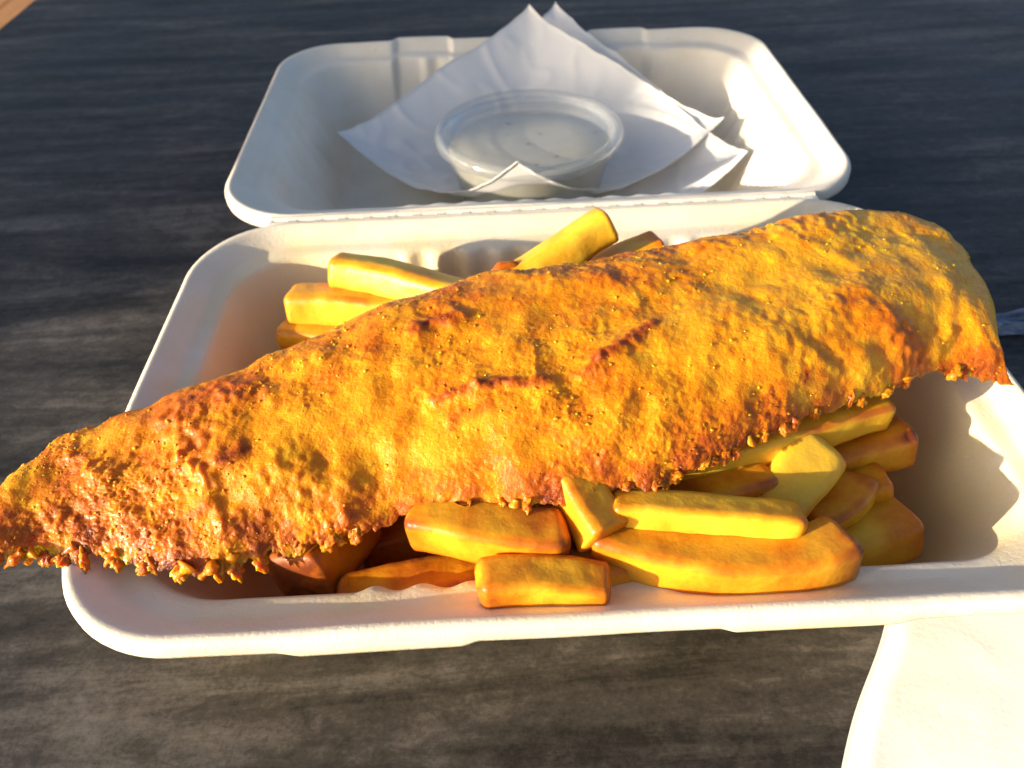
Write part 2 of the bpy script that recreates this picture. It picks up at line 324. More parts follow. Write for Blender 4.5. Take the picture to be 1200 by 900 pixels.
def mat_sauce():
    m, nt, b = new_mat('tartare_sauce')
    co = coords(nt); n = noise(nt, co, 150, 2, 0.5)
    r = ramp(nt, [(0.27, (0.25, 0.26, 0.16)), (0.34, (0.52, 0.49, 0.38)), (0.8, (0.58, 0.55, 0.45))], n)
    nt.links.new(r.outputs[0], b.inputs['Base Color']); b.inputs['Roughness'].default_value = 0.35
    bump(nt, b, n, 0.15, 0.001)
    return m

def mat_wood():
    m, nt, b = new_mat('orange_wood')
    co = coords(nt, (14, 1.2, 4)); n = noise(nt, co, 6, 6, 0.6, 1.0)
    r = ramp(nt, [(0.3, (0.36, 0.15, 0.035)), (0.7, (0.52, 0.25, 0.07))], n)
    nt.links.new(r.outputs[0], b.inputs['Base Color']); b.inputs['Roughness'].default_value = 0.55
    bump(nt, b, n, 0.2, 0.002)
    return m

M_TABLE, M_PULP, M_BATTER, M_FRY = mat_table(), mat_pulp(), mat_batter(), mat_fry()
M_PULP_BOUNCE = mat_pulp(True)
M_PAPER, M_CLEAR, M_SAUCE, M_WOOD = mat_paper(), mat_clear(), mat_sauce(), mat_wood()

# ------------------------------------------------------------------ setting: table and deck
def slab(name, x0, x1, y0, y1, z0, z1, mat, bev=0.3, parent=None):
    bm = bmesh.new(); bmesh.ops.create_cube(bm, size=1.0)
    c = Vector(((x0+x1)/2, (y0+y1)/2, (z0+z1)/2))*CM
    bmesh.ops.scale(bm, vec=Vector((x1-x0, y1-y0, z1-z0))*CM, verts=bm.verts)
    bmesh.ops.bevel(bm, geom=bm.edges[:], offset=bev*CM, segments=2, affect='EDGES')
    me = bpy.data.meshes.new(name); bm.to_mesh(me); bm.free(); me.materials.append(mat)
    o = bpy.data.objects.new(name, me); COL.objects.link(o); o.location = c
    if parent: o.parent = parent; o.location = c-parent.location
    return o
tag(slab('table_top', -36.2, 78, -34, 92, -2.8, 0, M_TABLE), kind='structure')
deck = slab('deck', -260, 160, -120, 330, -78, -75.5, M_WOOD); tag(deck, kind='structure')
for i in range(24):
    x = -250+i*14.6
    if x > 90: break
    slab('plank', x, x+14.0, -118, 328, -75.4, -73.0, M_WOOD, 0.3, deck)

# a square timber pillar added off-frame to shade lid and far table
blk = empty('shade_blocker', (-195, -33, -73)); tag(blk, 'added unseen timber pillar standing on the deck beside the table', 'blocker')
PY0, PY1 = -51.0, -16.0
slab('blocker_shaft', -211, -179, PY0, PY1, -68, 120, M_WOOD, .8, blk)
slab('blocker_base', -214, -176, PY0-3, PY1+3, -73, -68, M_WOOD, .8, blk)
slab('cap', -214, -176, PY0-3, PY1+3, 120, 126, M_WOOD, .8, blk)

# ------------------------------------------------------------------ takeout container
NL, NS_, NC = 190, 130, 14
def ring(x0, x1, y0, y1, d, z, r, flute=0.0, side=0.0):
    """rounded rectangle inset by d; points run front, right, back, left."""
    ax, bx, ay, by = x0+d, x1-d, y0+d, y1-d
    pts = []
    def flut(u, half, c):
        w = sstep(half+.55, half-.05, np.abs(u-c))
        return flute*w*0.5*(1-np.cos(2*math.pi*(u-c)/1.06))
    cx, cy = (x0+x1)/2, (y0+y1)/2
    rr = max(r, 0.3)
    # front
    u = np.linspace(ax+rr, bx-rr, NL); pts.append(np.stack([u, np.full(NL, ay)+flut(u, 4.8, cx), np.full(NL, z)], 1))
    a = np.linspace(-math.pi/2, 0, NC+2)[1:-1]; pts.append(np.stack([bx-rr+rr*np.cos(a), ay+rr+rr*np.sin(a), np.full(NC, z)], 1))
    u = np.linspace(ay+rr, by-rr, NS_); pts.append(np.stack([np.full(NS_, bx)-side*flut(u, 3.2, cy), u, np.full(NS_, z)], 1))
    a = np.linspace(0, math.pi/2, NC+2)[1:-1]; pts.append(np.stack([bx-rr+rr*np.cos(a), by-rr+rr*np.sin(a), np.full(NC, z)], 1))
    u = np.linspace(bx-rr, ax+rr, NL); pts.append(np.stack([u, np.full(NL, by)-flut(u, 4.8, cx), np.full(NL, z)], 1))
    a = np.linspace(math.pi/2, math.pi, NC+2)[1:-1]; pts.append(np.stack([ax+rr+rr*np.cos(a), by-rr+rr*np.sin(a), np.full(NC, z)], 1))
    u = np.linspace(by-rr, ay+rr, NS_); pts.append(np.stack([np.full(NS_, ax)+side*flut(u, 3.2, cy), u, np.full(NS_, z)], 1))
    a = np.linspace(math.pi, 1.5*math.pi, NC+2)[1:-1]; pts.append(np.stack([ax+rr+rr*np.cos(a), ay+rr+rr*np.sin(a), np.full(NC, z)], 1))
    return np.concatenate(pts)

def tray(name, y0, y1, parent, tab_front=None, tab_back=None, seed=0, side=0.0, mat=M_PULP):
    R0 = 2.95
    inner = [(0.03, -.52), (0.0, -.40), (0.0, -.16), (0.03, -.05), (0.10, .015), (0.18, .025), (0.27, -.005), (0.36, -.07), (0.55, -.21), (0.74, -.35), (0.84, -.42), (0.96, -.45), (1.14, -.47), (1.30, -.50), (1.39, -.56), (1.44, -.66)]
    for k in range(1, 9):
        q = k/8.0; inner.append((1.44+(2.85-1.44)*q, -.66+(-3.55+.66)*q))
    inner += [(2.98, -3.80), (3.14, -4.02), (3.36, -4.18), (3.65, -4.25), (4.0, -4.265), (5.4, -4.27), (6.9, -4.27)]
    outer = [(0.12, -.52), (0.13, -.40), (0.14, -.2), (0.2, -.15), (0.27, -.20), (0.55, -.40), (0.74, -.53), (0.85, -.58), (1.15, -.61), (1.25, -.66), (1.31, -.78)]
    for k in range(1, 7):
        q = k/6.0; outer.append((1.31+(2.72-1.31)*q, -.78+(-3.65+.78)*q))
    outer += [(2.86, -3.95), (3.04, -4.2), (3.34, -4.34), (3.7, -4.385), (5.4, -4.387), (6.9, -4.387)]
    def build(prof, sgn):
        out = []
        for d_, z_ in prof:
            fl = 0.16*sstep(-.46, -.58, z_)*sstep(-4.1, -3.3, z_) if sgn > 0 and d_ > 1 else 0.0
            p = ring(-HW, HW, y0, y1, d_, RIM+z_, max(R0-0.42*d_, .9), fl, side)
            if tab_front:
                w = sstep(tab_front[0]-.22, tab_front[0]+.22, np.abs(p[:, 0]))*sstep(tab_front[1]+.3, tab_front[1]-.3, np.abs(p[:, 0]))*(p[:, 1] < y0+1.2)
                if z_ < -.35 and d_ < .2: p[:, 2] -= 0.17*w
                elif d_ < .2 and z_ < -.1: p[:, 1] -= .03*w
            if tab_back:
                w = sstep(tab_back[0]-.18, tab_back[0]+.18, np.abs(p[:, 0]))*sstep(tab_back[1]+.18, tab_back[1]-.18, np.abs(p[:, 0]))*(p[:, 1] > y1-3.0)
                p[:, 1] += 0.36*w*sstep(-3.6, -1.2, z_)
            out.append(p)
        return np.stack(out)
    A, B = build(inner, 1), build(outer, -1)
    n = A.shape[1]
    # gentle hand-moulded waviness
    for G_ in (A, B):
        q = G_.reshape(-1, 3); wv = perlin(q*np.array([.16, .16, .1])+seed*9.1)*.07+perlin(q*np.array([.5, .5, .3])+seed*5.3)*.022
        q[:, 2] += wv*sstep(1.0, 4.0, q[:, 2]); q[:, 1] += perlin(q*.3+40+seed)*.035*sstep(1.5, 4, q[:, 2])
        q[:, 2] = np.maximum(q[:, 2], 0.012)
    V = np.concatenate([A.reshape(-1, 3), B.reshape(-1, 3)])
    na, nb = len(A), len(B); off = na*n
    F = list(map(tuple, grid_faces(na, n, 0, True)))+list(map(tuple, grid_faces(nb, n, off, True, True)))
    F += [(j, off+j, off+(j+1) % n, (j+1) % n) for j in range(n)]
    F.append(tuple(range((na-1)*n, na*n)))
    F.append(tuple(reversed(range(off+(nb-1)*n, off+nb*n))))
    return mesh_obj(name, V, F, mat, parent)

box = empty('takeout_container', (0, HINGE/2, 0.0))
tag(box, 'open white pulp clamshell takeaway box holding the fish and chips', 'food container')
tray('base_tray', 0.0, HINGE-.16, box, tab_front=(2.65, 6.4), seed=1, mat=M_PULP_BOUNCE)
tray('lid', HINGE+.16, FAR+.2, box, tab_back=(3.5, 6.3), seed=2, side=0.7)
# hinge strip with its perforated crease
xs = np.linspace(-9.55, 9.55, 900); ys = np.array([-.40, -.30, -.20, -.12, -.06, -.025, 0, .025, .06, .12, .20, .30, .40])
X, Y = np.meshgrid(xs, ys, indexing='ij')
Z = RIM+.03-.06*np.exp(-(Y/.10)**2)+.012*perlin(np.stack([X.ravel()*.8, Y.ravel()*2, 0*X.ravel()], 1)).reshape(X.shape)
slot = (np.mod(X, .86) < .52)
Z -= np.where(slot, .05, .0)*np.exp(-(Y/.035)**2)
Z -= .16*sstep(.26, .40, np.abs(Y))
V1 = np.stack([X, Y+HINGE, Z], -1).reshape(-1, 3); V2 = V1-np.array([0, 0, .2])
F = np.concatenate([grid_faces(len(xs), len(ys), 0, False, True), grid_faces(len(xs), len(ys), len(V1))])
mesh_obj('hinge', np.concatenate([V1, V2]), F, M_PULP, box)

# ------------------------------------------------------------------ fries
def fry(name, ctr, w, h, seed, tone=0.25, twist=0.0):
    rnd = random.Random(seed)
    ctr = np.array(ctr, float)
    dl = np.r_[0, np.cumsum(np.linalg.norm(np.diff(ctr, axis=0), axis=1))]
    n, m = 44, 36
    L = dl[-1]
    # denser towards the ends, rounded caps
    u = 0.5-0.5*np.cos(np.linspace(0, math.pi, n)); u = .55*u+.45*np.linspace(0, 1, n)
    # smooth interpolation of the centre line
    k = max(2, min(3, len(ctr)-1))
    co = [np.polyfit(dl/L, ctr[:, i], k) for i in range(3)]
    C = np.stack([np.polyval(c, u) for c in co], 1)
    T = np.gradient(C, axis=0); T /= np.linalg.norm(T, axis=1)[:, None]
    up = np.array([0, 0, 1.0]); S = np.cross(T, up); S /= np.linalg.norm(S, axis=1)[:, None]; U = np.cross(S, T)
    tw = twist+rnd.uniform(-.15, .15)*(u-.5)
    S, U = S*np.cos(tw)[:, None]+U*np.sin(tw)[:, None], -S*np.sin(tw)[:, None]+U*np.cos(tw)[:, None]
    e0, e1 = rnd.uniform(.1, .36), rnd.uniform(.1, .36)
    s = u*L
    cap = np.minimum(np.sqrt(np.clip(1-(1-np.clip(s/e0, 0, 1))**2.2, 0, 1)), np.sqrt(np.clip(1-(1-np.clip((L-s)/e1, 0, 1))**2.2, 0, 1)))
    cap = .18+.82*cap; cap[0] = cap[-1] = 0.02
    taper = 1-.16*rnd.random()*(u if rnd.random() < .5 else 1-u)-.05*np.sin(u*5+rnd.random()*6)
    th = np.linspace(0, 2*math.pi, m, endpoint=False)
    pe = rnd.uniform(4.5, 8.5) if w < 1.3 else rnd.uniform(4.0, 5.0)
    c_, s_ = np.cos(th), np.sin(th); rr = (np.abs(c_)**pe+np.abs(s_)**pe)**(-1/pe)
    sec = np.stack([c_*rr, s_*rr], 1)
    shear = rnd.uniform(-.15, .15)
    V = C[:, None]+S[:, None]*(sec[None, :, :1]+shear*sec[None, :, 1:])*(w/2*cap*taper)[:, None, None]+U[:, None]*sec[None, :, 1:]*(h/2*cap*taper)[:, None, None]
    V = V.reshape(-1, 3)
    nrm = (V-np.repeat(C, m, 0)); nl = np.linalg.norm(nrm, axis=1)[:, None]+1e-6; nrm /= nl
    o = seed*3.71
    V = V+nrm*(.045*perlin(V*.8+o)+.018*perlin(V*2.6+o)+.008*perlin(V*8+o))[:, None]*np.clip(nl*3, 0, 1)
    # browning: along the cut edges, at the tips and in odd spots
    corner = (np.abs(sec[:, 0]*sec[:, 1])); corner = sstep(.78, 1.0, corner/corner.max())
    tn = tone+(.08+.45*np.clip(perlin(V*.6+o+3)+.2, 0, 1))*np.tile(corner, n)+.34*np.repeat(np.maximum(np.exp(-s/.28), np.exp(-(L-s)/.28)), m)
    tn = tn+.36*perlin(V*.9+o+5)+.22*np.clip(perlin(V*2.2+o+11)-.15, 0, 1)
    F = [tuple(f) for f in grid_faces(n, m, 0, True, True)]
    F.append(tuple(range(m))); F.append(tuple(reversed(range((n-1)*m, n*m))))
    base = C.mean(0).copy(); base[2] = V[:, 2].min()
    ob = mesh_obj(name, V, F, M_FRY, None, loc=base)
    set_tone(ob, tn)
    return ob
def set_tone(ob, tn):
    a = ob.data.color_attributes.new('tone', 'FLOAT_COLOR', 'POINT')
    c = np.ones((len(tn), 4), np.float32); c[:, 0] = c[:, 1] = c[:, 2] = np.clip(tn, 0, 1.3)
    a.data.foreach_set('color', c.ravel())

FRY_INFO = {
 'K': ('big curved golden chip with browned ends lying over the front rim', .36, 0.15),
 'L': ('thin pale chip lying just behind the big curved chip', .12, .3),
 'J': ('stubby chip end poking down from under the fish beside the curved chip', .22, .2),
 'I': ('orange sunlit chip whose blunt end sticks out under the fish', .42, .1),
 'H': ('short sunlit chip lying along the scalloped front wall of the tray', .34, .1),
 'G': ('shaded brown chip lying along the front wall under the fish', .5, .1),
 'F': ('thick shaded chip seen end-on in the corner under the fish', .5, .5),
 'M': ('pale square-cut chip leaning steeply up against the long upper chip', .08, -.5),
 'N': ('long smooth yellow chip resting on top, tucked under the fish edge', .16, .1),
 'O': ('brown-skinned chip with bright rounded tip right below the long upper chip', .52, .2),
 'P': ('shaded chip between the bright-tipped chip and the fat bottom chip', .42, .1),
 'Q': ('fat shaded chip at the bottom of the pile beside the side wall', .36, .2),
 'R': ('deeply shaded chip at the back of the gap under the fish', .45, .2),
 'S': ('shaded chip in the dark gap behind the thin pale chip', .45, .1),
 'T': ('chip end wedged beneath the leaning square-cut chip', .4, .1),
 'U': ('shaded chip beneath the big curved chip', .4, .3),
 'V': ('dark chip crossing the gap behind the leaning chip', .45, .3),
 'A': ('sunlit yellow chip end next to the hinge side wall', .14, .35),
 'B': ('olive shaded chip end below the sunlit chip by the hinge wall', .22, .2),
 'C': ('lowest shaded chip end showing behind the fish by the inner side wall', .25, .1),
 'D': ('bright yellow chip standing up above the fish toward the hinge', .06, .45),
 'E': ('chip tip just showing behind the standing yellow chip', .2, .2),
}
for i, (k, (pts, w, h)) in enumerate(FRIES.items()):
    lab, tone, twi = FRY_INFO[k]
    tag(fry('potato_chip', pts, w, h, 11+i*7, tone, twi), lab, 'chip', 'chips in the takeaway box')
# the rest of the pile the fish rests on, mostly hidden beneath it
rnd = random.Random(5)
pile = []
for layer, z in enumerate((.72, 1.75, 2.8, 3.75)):
    for i in range(9):
        x = -6.6+i*1.66+rnd.uniform(-.3, .3); yc = 8.1+rnd.uniform(-1.0, .8); L = rnd.uniform(5.0, 6.6)
        a = math.radians(90+rnd.uniform(-22, 22)) if layer % 2 == 0 else math.radians(rnd.uniform(-25, 25))
        if layer % 2: x, yc = -5.4+(i % 3)*5.2+rnd.uniform(-.3, .3), 5.2+(i//3)*2.2+rnd.uniform(-.3, .3)
        dx, dy = math.cos(a)*L/2, math.sin(a)*L/2
        dz = rnd.uniform(-.12, .12)
        pile.append([(x-dx, yc-dy, z-dz), (x, yc, z+rnd.uniform(-.06, .06)), (x+dx, yc+dy, z+dz)])
for i, p in enumerate(pile):
    tag(fry('potato_chip', p, rnd.uniform(1.05, 1.3), rnd.uniform(.95, 1.1), 301+i*5, rnd.uniform(.15, .4)), 'golden chip buried in the pile under the battered fish', 'chip', 'chips buried under the fish')

# ------------------------------------------------------------------ battered fish
fish = empty('battered_fish', (-1.0, 7.0, 4.5))
tag(fish, 'long golden battered fish fillet laid across the open takeaway box', 'fried fish')
NSf, NTf = 860, 320
Fp, Bp, Hh = np.array(FISH_F), np.array(FISH_B), np.array(FISH_H)
s0 = np.linspace(0, 1, len(Fp)); sv = np.linspace(0, 1, NSf); tv = .25*np.linspace(0, 1, NTf)+.75*(.5-.5*np.cos(np.linspace(0, math.pi, NTf)))
def smooth_interp(x, xp, fp):
    y = np.interp(x, xp, fp); k = np.hanning(25); k /= k.sum()
    yp = np.pad(y, 12, mode='edge'); yp[:12] = 2*y[0]-y[12:0:-1]; yp[-12:] = 2*y[-1]-y[-2:-14:-1]
    return np.convolve(yp, k, 'valid')
Fi = np.stack([smooth_interp(sv, s0, Fp[:, i]) for i in range(3)], 1)
Bi = np.stack([smooth_interp(sv, s0, Bp[:, i]) for i in range(3)], 1)
Hi = smooth_interp(sv, s0, Hh)
endc = np.sqrt(np.clip(1-(1-np.clip(sv/.03, 0, 1))**2, 0, 1))*np.sqrt(np.clip(1-(1-np.clip((1-sv)/.05, 0, 1))**2, 0, 1))
SS, TT = np.meshgrid(sv, tv, indexing='ij')
PB = (3.2+7*sstep(.58, .85, sv))
def prof(t):
    t = np.broadcast_to(t, (NSf, np.shape(t)[-1]))**1.2; x = np.abs(2*t-1)
    return (1-np.where(t > .5, x**PB[:, None], x**3.2))**.75
P = Fi[:, None]+(Bi-Fi)[:, None]*TT[..., None]
# the fillet sags between the flakes: broad asymmetry, higher behind the middle
P[..., 2] += (Hi*endc)[:, None]*prof(tv)
top = P.reshape(-1, 3).copy()
def grid_normals(P):
    du = np.gradient(P, axis=0); dv = np.gradient(P, axis=1); n = np.cross(du, dv)
    n /= np.linalg.norm(n, axis=-1, keepdims=True)+1e-9
    return n*np.sign(n[..., 2:3].mean())
nrm = grid_normals(P).reshape(-1, 3)
S1, T1 = SS.ravel(), TT.ravel()
lowf = fbm(top*.33+3.3, 3, 2)
crumb = sstep(-.12, .42, lowf+.30*np.exp(-T1/.10)+.5*np.exp(-((S1-.12)/.14)**2)*(.6)+.42*np.exp(-((S1-.52)/.16)**2)*sstep(.45, .75, T1)-.42*sstep(.74, .9, S1))
disp = .12*perlin(top*.50+1.7, 3)+.07*perlin(top*1.15+4.1, 5)
flow = perlin(np.stack([S1*26+1.3*perlin(top*.6, 8), T1*2.2, 0*S1], 1), 6)
disp += .085*flow*np.exp(-((T1-.16)/.24)**2)
rid = 1-np.abs(perlin(top*1.7+8.2, 9))*2.2
disp += .022*np.clip(rid, -.5, 1)*(.3+.9*crumb)
crumb_t = crumb
crumb = crumb*.75
f1, id1 = worley(top*2.5+perlin(top*1.5, 12)[:, None]*.35, 21)
disp += .045*np.clip(.62-f1, 0, 1)*(.25+crumb)*(id1 > .35)
grain = sstep(-.25, .35, perlin(top*.75+51, 53)+.5*(crumb-.4))*(.55+.6*np.maximum(sstep(.32, .15, S1), np.exp(-T1/.12)))
f2, id2 = worley(top*5.6, 23)
disp += .05*np.clip(.60-f2, 0, 1)*(.10+.9*crumb)*(id2 > .3)*(.3+.9*grain)
f3, id3 = worley(top*11.5, 25)
disp += .032*np.clip(.62-f3, 0, 1)*(.25+.9*crumb)*(.25+grain)
disp += (.017*perlin(top*7.5, 31)+.010*perlin(top*17, 33))*(.35+.8*grain)
f0, id0 = worley(top*1.15+3.7, 27)
disp += .05*np.clip(1-(f0/.4)**2, 0, 1)**1.2*(id0 > .7)*(1-.5*crumb)
f4, id4 = worley(top*2.6+9.7, 29)
disp += .022*np.clip(1-(f4/.36)**2, 0, 1)**1.2*(id4 > .7)
brown = np.zeros(len(top))
jit = np.stack([perlin(top*1.6+30, 41), perlin(top*1.6+60, 43)], 1)*.20+np.stack([perlin(top*5+30, 45), perlin(top*5+60, 47)], 1)*.07
xy = top[:, :2]+jit
rgh = perlin(top*4.2, 49)
for (xa, ya, xb, yb, w, h, b) in MARKS:
    a = np.array([xa, ya]); ab = np.array([xb-xa, yb-ya]); tt = np.clip(((xy-a)@ab)/(ab@ab+1e-6), 0, 1)
    dd = np.linalg.norm(xy-a-tt[:, None]*ab, axis=1)
    g = np.exp(-(dd/w)**2)
    disp += .5*h*g*(1+.6*rgh)
    brown = np.maximum(brown, b*np.exp(-(dd/(w*1.15))**2))
edge = np.exp(-np.minimum(T1, 1-T1)/.05)
# ragged crisp skirt along the edges
rag = .30*np.abs(perlin(top*np.array([1.5, 1.5, .5])+.5, 61))*2+.16*np.abs(perlin(top*np.array([4, 4, 1.5])+3, 63))*2+.08*np.abs(perlin(top*9+7, 65))*2
efr = np.exp(-T1/.03); ebk = np.exp(-(1-T1)/.03)
fade = 1-.55*edge
V = top+nrm*(disp*fade*np.repeat(.35+.65*endc, NTf))[:, None]
outd = (Fi-Bi); outd[:, 2] = 0; outd /= np.linalg.norm(outd, axis=1)[:, None]; outd = np.repeat(outd, NTf, 0)
V += outd*((rag-.16)*efr*.5)[:, None]-outd*((rag-.14)*ebk*.45)[:, None]
V[:, 2] -= rag*efr*.25
# tone: golden where smooth, orange and brown where the batter is crumbly, thin or raised
hf = fbm(top*1.3+17, 4, 71); hf2 = fbm(top*4.5+27, 3, 73)
tone = .24+.15*crumb*(.55+.7*hf)+.17*hf+.12*hf2+.10*(grain-.5)+.13*np.exp(-((S1-.52)/.17)**2)*sstep(.42, .7, T1)+.30*edge*sstep(-.2, .4, hf+.25)
tone += .16*np.clip(f1-.45, 0, .5)*crumb
tone = np.maximum(tone, brown*.9*(1+.25*hf2)+.1*hf)
pale = np.clip(perlin(top*.62+77, 81)-.05, 0, 1)*(1-crumb)
tone += .20*sstep(.26, .08, S1)*(.6+.8*hf)+.18*np.exp(-T1/.10)*sstep(-.3, .3, hf+.1)
tone -= .30*pale+.10*sstep(.55, .8, S1)*sstep(.2, .5, T1)*(1-edge)
# underside
NB = 26
tb = np.linspace(0, 1, NB)
Pb = Fi[:, None]+(Bi-Fi)[:, None]*tb[None, :, None]
under = (np.clip(np.sin(math.pi*np.clip((sv-.16)/.68, 0, 1)), 0, 1))*.25
Pb[..., 2] += -(under*endc)[:, None]*prof(tb)+ (Hi*endc*.12)[:, None]*prof(tb)
Pb[:, 0] = V.reshape(NSf, NTf, 3)[:, 0]; Pb[:, -1] = V.reshape(NSf, NTf, 3)[:, -1]
Pb[:, 1:-1, 2] += (.10*perlin(Pb[:, 1:-1].reshape(-1, 3)*1.2+5)).reshape(NSf, NB-2)
Vb = Pb.reshape(-1, 3)
Vall = np.concatenate([V, Vb])
Fa = np.concatenate([grid_faces(NSf, NTf, 0, False, True), grid_faces(NSf, NB, len(V))])
# orientation: normals outward (up for the top sheet)
crust = mesh_obj('batter_crust', Vall, Fa, M_BATTER, fish)
set_tone(crust, np.concatenate([tone, np.full(len(Vb), .45)]))

def blob_strand(name, a, b, r, seed, tone, parent, mat=M_BATTER):
    """tapered crooked drip of batter from a to b"""
    rd = random.Random(seed); n, m = 14, 10
    a, b = np.array(a, float), np.array(b, float); u = np.linspace(0, 1, n)
    side = np.cross(b-a, [0, 0, 1.0]); side /= np.linalg.norm(side)+1e-6
    C = a+(b-a)*u[:, None]+side*(rd.uniform(-.10, .10)*np.sin(u*math.pi))[:, None]+np.array([0, 0, 1])*(rd.uniform(-.04, .10)*np.sin(u*math.pi))[:, None]
    T = np.gradient(C, axis=0); T /= np.linalg.norm(T, axis=1)[:, None]
    Sx = np.cross(T, [0.1, 0.2, 1.0]); Sx /= np.linalg.norm(Sx, axis=1)[:, None]; Ux = np.cross(Sx, T)
    rad = r*(1-.45*u)*(1+.35*np.sin(u*9+rd.random()*6)); rad[-1] = .01; rad[-2] *= .6
    th = np.linspace(0, 2*math.pi, m, endpoint=False)
    Vv = C[:, None]+Sx[:, None]*(np.cos(th)[None, :, None]*rad[:, None, None])+Ux[:, None]*(np.sin(th)[None, :, None]*rad[:, None, None]*.75)
    Vv = Vv.reshape(-1, 3); Vv += (perlin(Vv*6+seed)*.06)[:, None]*np.array([.6, .6, .6])
    Ff = [tuple(f) for f in grid_faces(n, m, 0, True, True)]+[tuple(range(m))]
    o = mesh_obj(name, Vv, Ff, mat, parent)
    set_tone(o, tone+.25*perlin(Vv*4+seed))
    return o
rnd = random.Random(9)
for i, q in enumerate(DRIPS):
    a = np.array(q[:3]); b = np.array(q[3:]); b = a+(b-a)*.75; a = a+(a-b)*.5; a[2] -= .02
    blob_strand('batter_drip', a, b, rnd.uniform(.11, .20), 40+i, rnd.uniform(.25, .6), fish)
Vg = V.reshape(NSf, NTf, 3)
ico = bmesh.new(); bmesh.ops.create_icosphere(ico, subdivisions=3, radius=1.0)
iv3 = np.array([v.co[:] for v in ico.verts]); if3 = np.array([[v.index for v in f.verts] for f in ico.faces]); ico.free()
for i in range(46):
    k = int(rnd.uniform(.02, .97)*NSf); p0 = Vg[k, 3]; od = outd.reshape(NSf, NTf, 3)[k, 0]
    ln, wd, tk = rnd.uniform(.12, .26), rnd.uniform(.09, .2), rnd.uniform(.05, .09)
    sd = np.cross(od, [0, 0, 1.0]); dr = od*rnd.uniform(.3, 1)+sd*rnd.uniform(-.5, .5)+np.array([0, 0, -rnd.uniform(.2, .9)]); dr /= np.linalg.norm(dr)
    s2 = np.cross(dr, [0, .2, 1.0]); s2 /= np.linalg.norm(s2); u2 = np.cross(s2, dr)
    nz = 1+.75*perlin(iv3*1.7+i*7.7)+.4*perlin(iv3*4+i*3.1)
    v = p0+dr*.04+((iv3[:, :1]*ln)*dr+(iv3[:, 1:2]*wd)*s2+(iv3[:, 2:]*tk)*u2)*nz[:, None]
    o = mesh_obj('batter_flake', v, if3, M_BATTER, fish); set_tone(o, rnd.uniform(.42, .72)+.3*perlin(v*4+i))
# crisp crumbs and blisters stuck on the crust
ico = bmesh.new(); bmesh.ops.create_icosphere(ico, subdivisions=2, radius=1.0)
iv = np.array([v.co[:] for v in ico.verts]); ifc = np.array([[v.index for v in f.verts] for f in ico.faces]); ico.free()
cv, cf, ct = [], [], []
rs = np.random.RandomState(4)
crumbg = crumb.reshape(NSf, NTf); cnt = 0
while cnt < 1300:
    i, j = rs.randint(8, NSf-8), rs.randint(4, NTf-10)
    if rs.rand() > .10+crumbg[i, j]: continue
    r = .014+.034*rs.rand()**3.0
    p = iv*np.array([r*rs.uniform(.8, 1.4), r*rs.uniform(.8, 1.4), r*rs.uniform(.55, .9)])
    p = p*(1+.5*perlin(iv*1.6+cnt*3.1))[:, None]
    cv.append(p+Vg[i, j]); cf.append(ifc+cnt*len(iv))
    ct.append(np.full(len(iv), tone.reshape(NSf, NTf)[i, j]+rs.uniform(-.25, .12))); cnt += 1
o = mesh_obj('batter_crumbs', np.concatenate(cv), np.concatenate(cf), M_BATTER, fish); set_tone(o, np.concatenate(ct)); o['kind'] = 'stuff'

# a loose fried scrap by the standing chip, at the back edge of the fish
def scrap(name, c, r, seed, label, tone=.6):
    v = iv*np.array([r, r*.7, r*.6]); v = v*(1+.9*perlin(iv*1.9+seed))[:, None]+np.array(c)
    o = mesh_obj(name, v, ifc, M_BATTER, None, loc=(c[0], c[1], c[2]-r*.5)); set_tone(o, tone+.2*perlin(v*5))
    sub = o.modifiers.new('smooth', 'SUBSURF'); sub.levels = sub.render_levels = 1
    return tag(o, label, 'batter scrap')
scrap('batter_scrap', (-1.51, 10.86, 5.6), .42, 3, 'small dark orange crisp of batter at the foot of the standing chip')

# ------------------------------------------------------------------ napkins
def napkin_sheet(name, L, T, R, Fr, zc, parent, thick=.06, seed=0, n=90):
    L, T, R, Fr = [np.array(v, float) for v in (L, T, R, Fr)]
    a, b = np.meshgrid(np.linspace(0, 1, n), np.linspace(0, 1, n), indexing='ij')
    w = [(1-a)*(1-b), a*(1-b), a*b, (1-a)*b]
    P = sum(wi[..., None]*c for wi, c in zip(w, (L, T, R, Fr)))
    u, v = a+b-1, a-b
    z = zc+(T[2]-zc)*np.clip(v, 0, 1)**1.7+(Fr[2]-zc)*np.clip(-v, 0, 1)**2.6+(L[2]-zc)*np.clip(-u, 0, 1)**1.9+(R[2]-zc)*np.clip(u, 0, 1)**2.2
    z = z+1.4*(4*np.abs(u)*np.clip(v, 0, 1))**1.5
    P[..., 2] = z
    q = P.reshape(-1, 3)
    q[:, 2] += .10*perlin(q*np.array([.5, .5, .2])+seed)+.05*perlin(q*1.2+seed)
    q[:, 1] += .10*perlin(q*np.array([.35, .2, .35])+seed+9)*sstep(1.5, 4, q[:, 2])
    wr = 1-np.abs(perlin(q*np.array([.7, .7, .5])+seed*2.3, 91))*3
    q[:, 2] += .07*np.clip(wr, 0, 1)**2; q[:, 1] -= .05*np.clip(wr, 0, 1)**2
    top = q; bot = q-np.array([0, -.35, .9])*thick
    V = np.concatenate([top, bot]); nn = n*n
    F = [tuple(f) for f in grid_faces(n, n, 0, False, True)]+[tuple(f) for f in grid_faces(n, n, nn)]
    bd = [i*n for i in range(n)]+[(n-1)*n+j for j in range(1, n)]+[i*n+n-1 for i in range(n-2, -1, -1)]+[j for j in range(n-2, 0, -1)]
    F += [(bd[k], bd[(k+1) % len(bd)], bd[(k+1) % len(bd)]+nn, bd[k]+nn) for k in range(len(bd))]
    return mesh_obj(name, V, F, M_PAPER, parent)
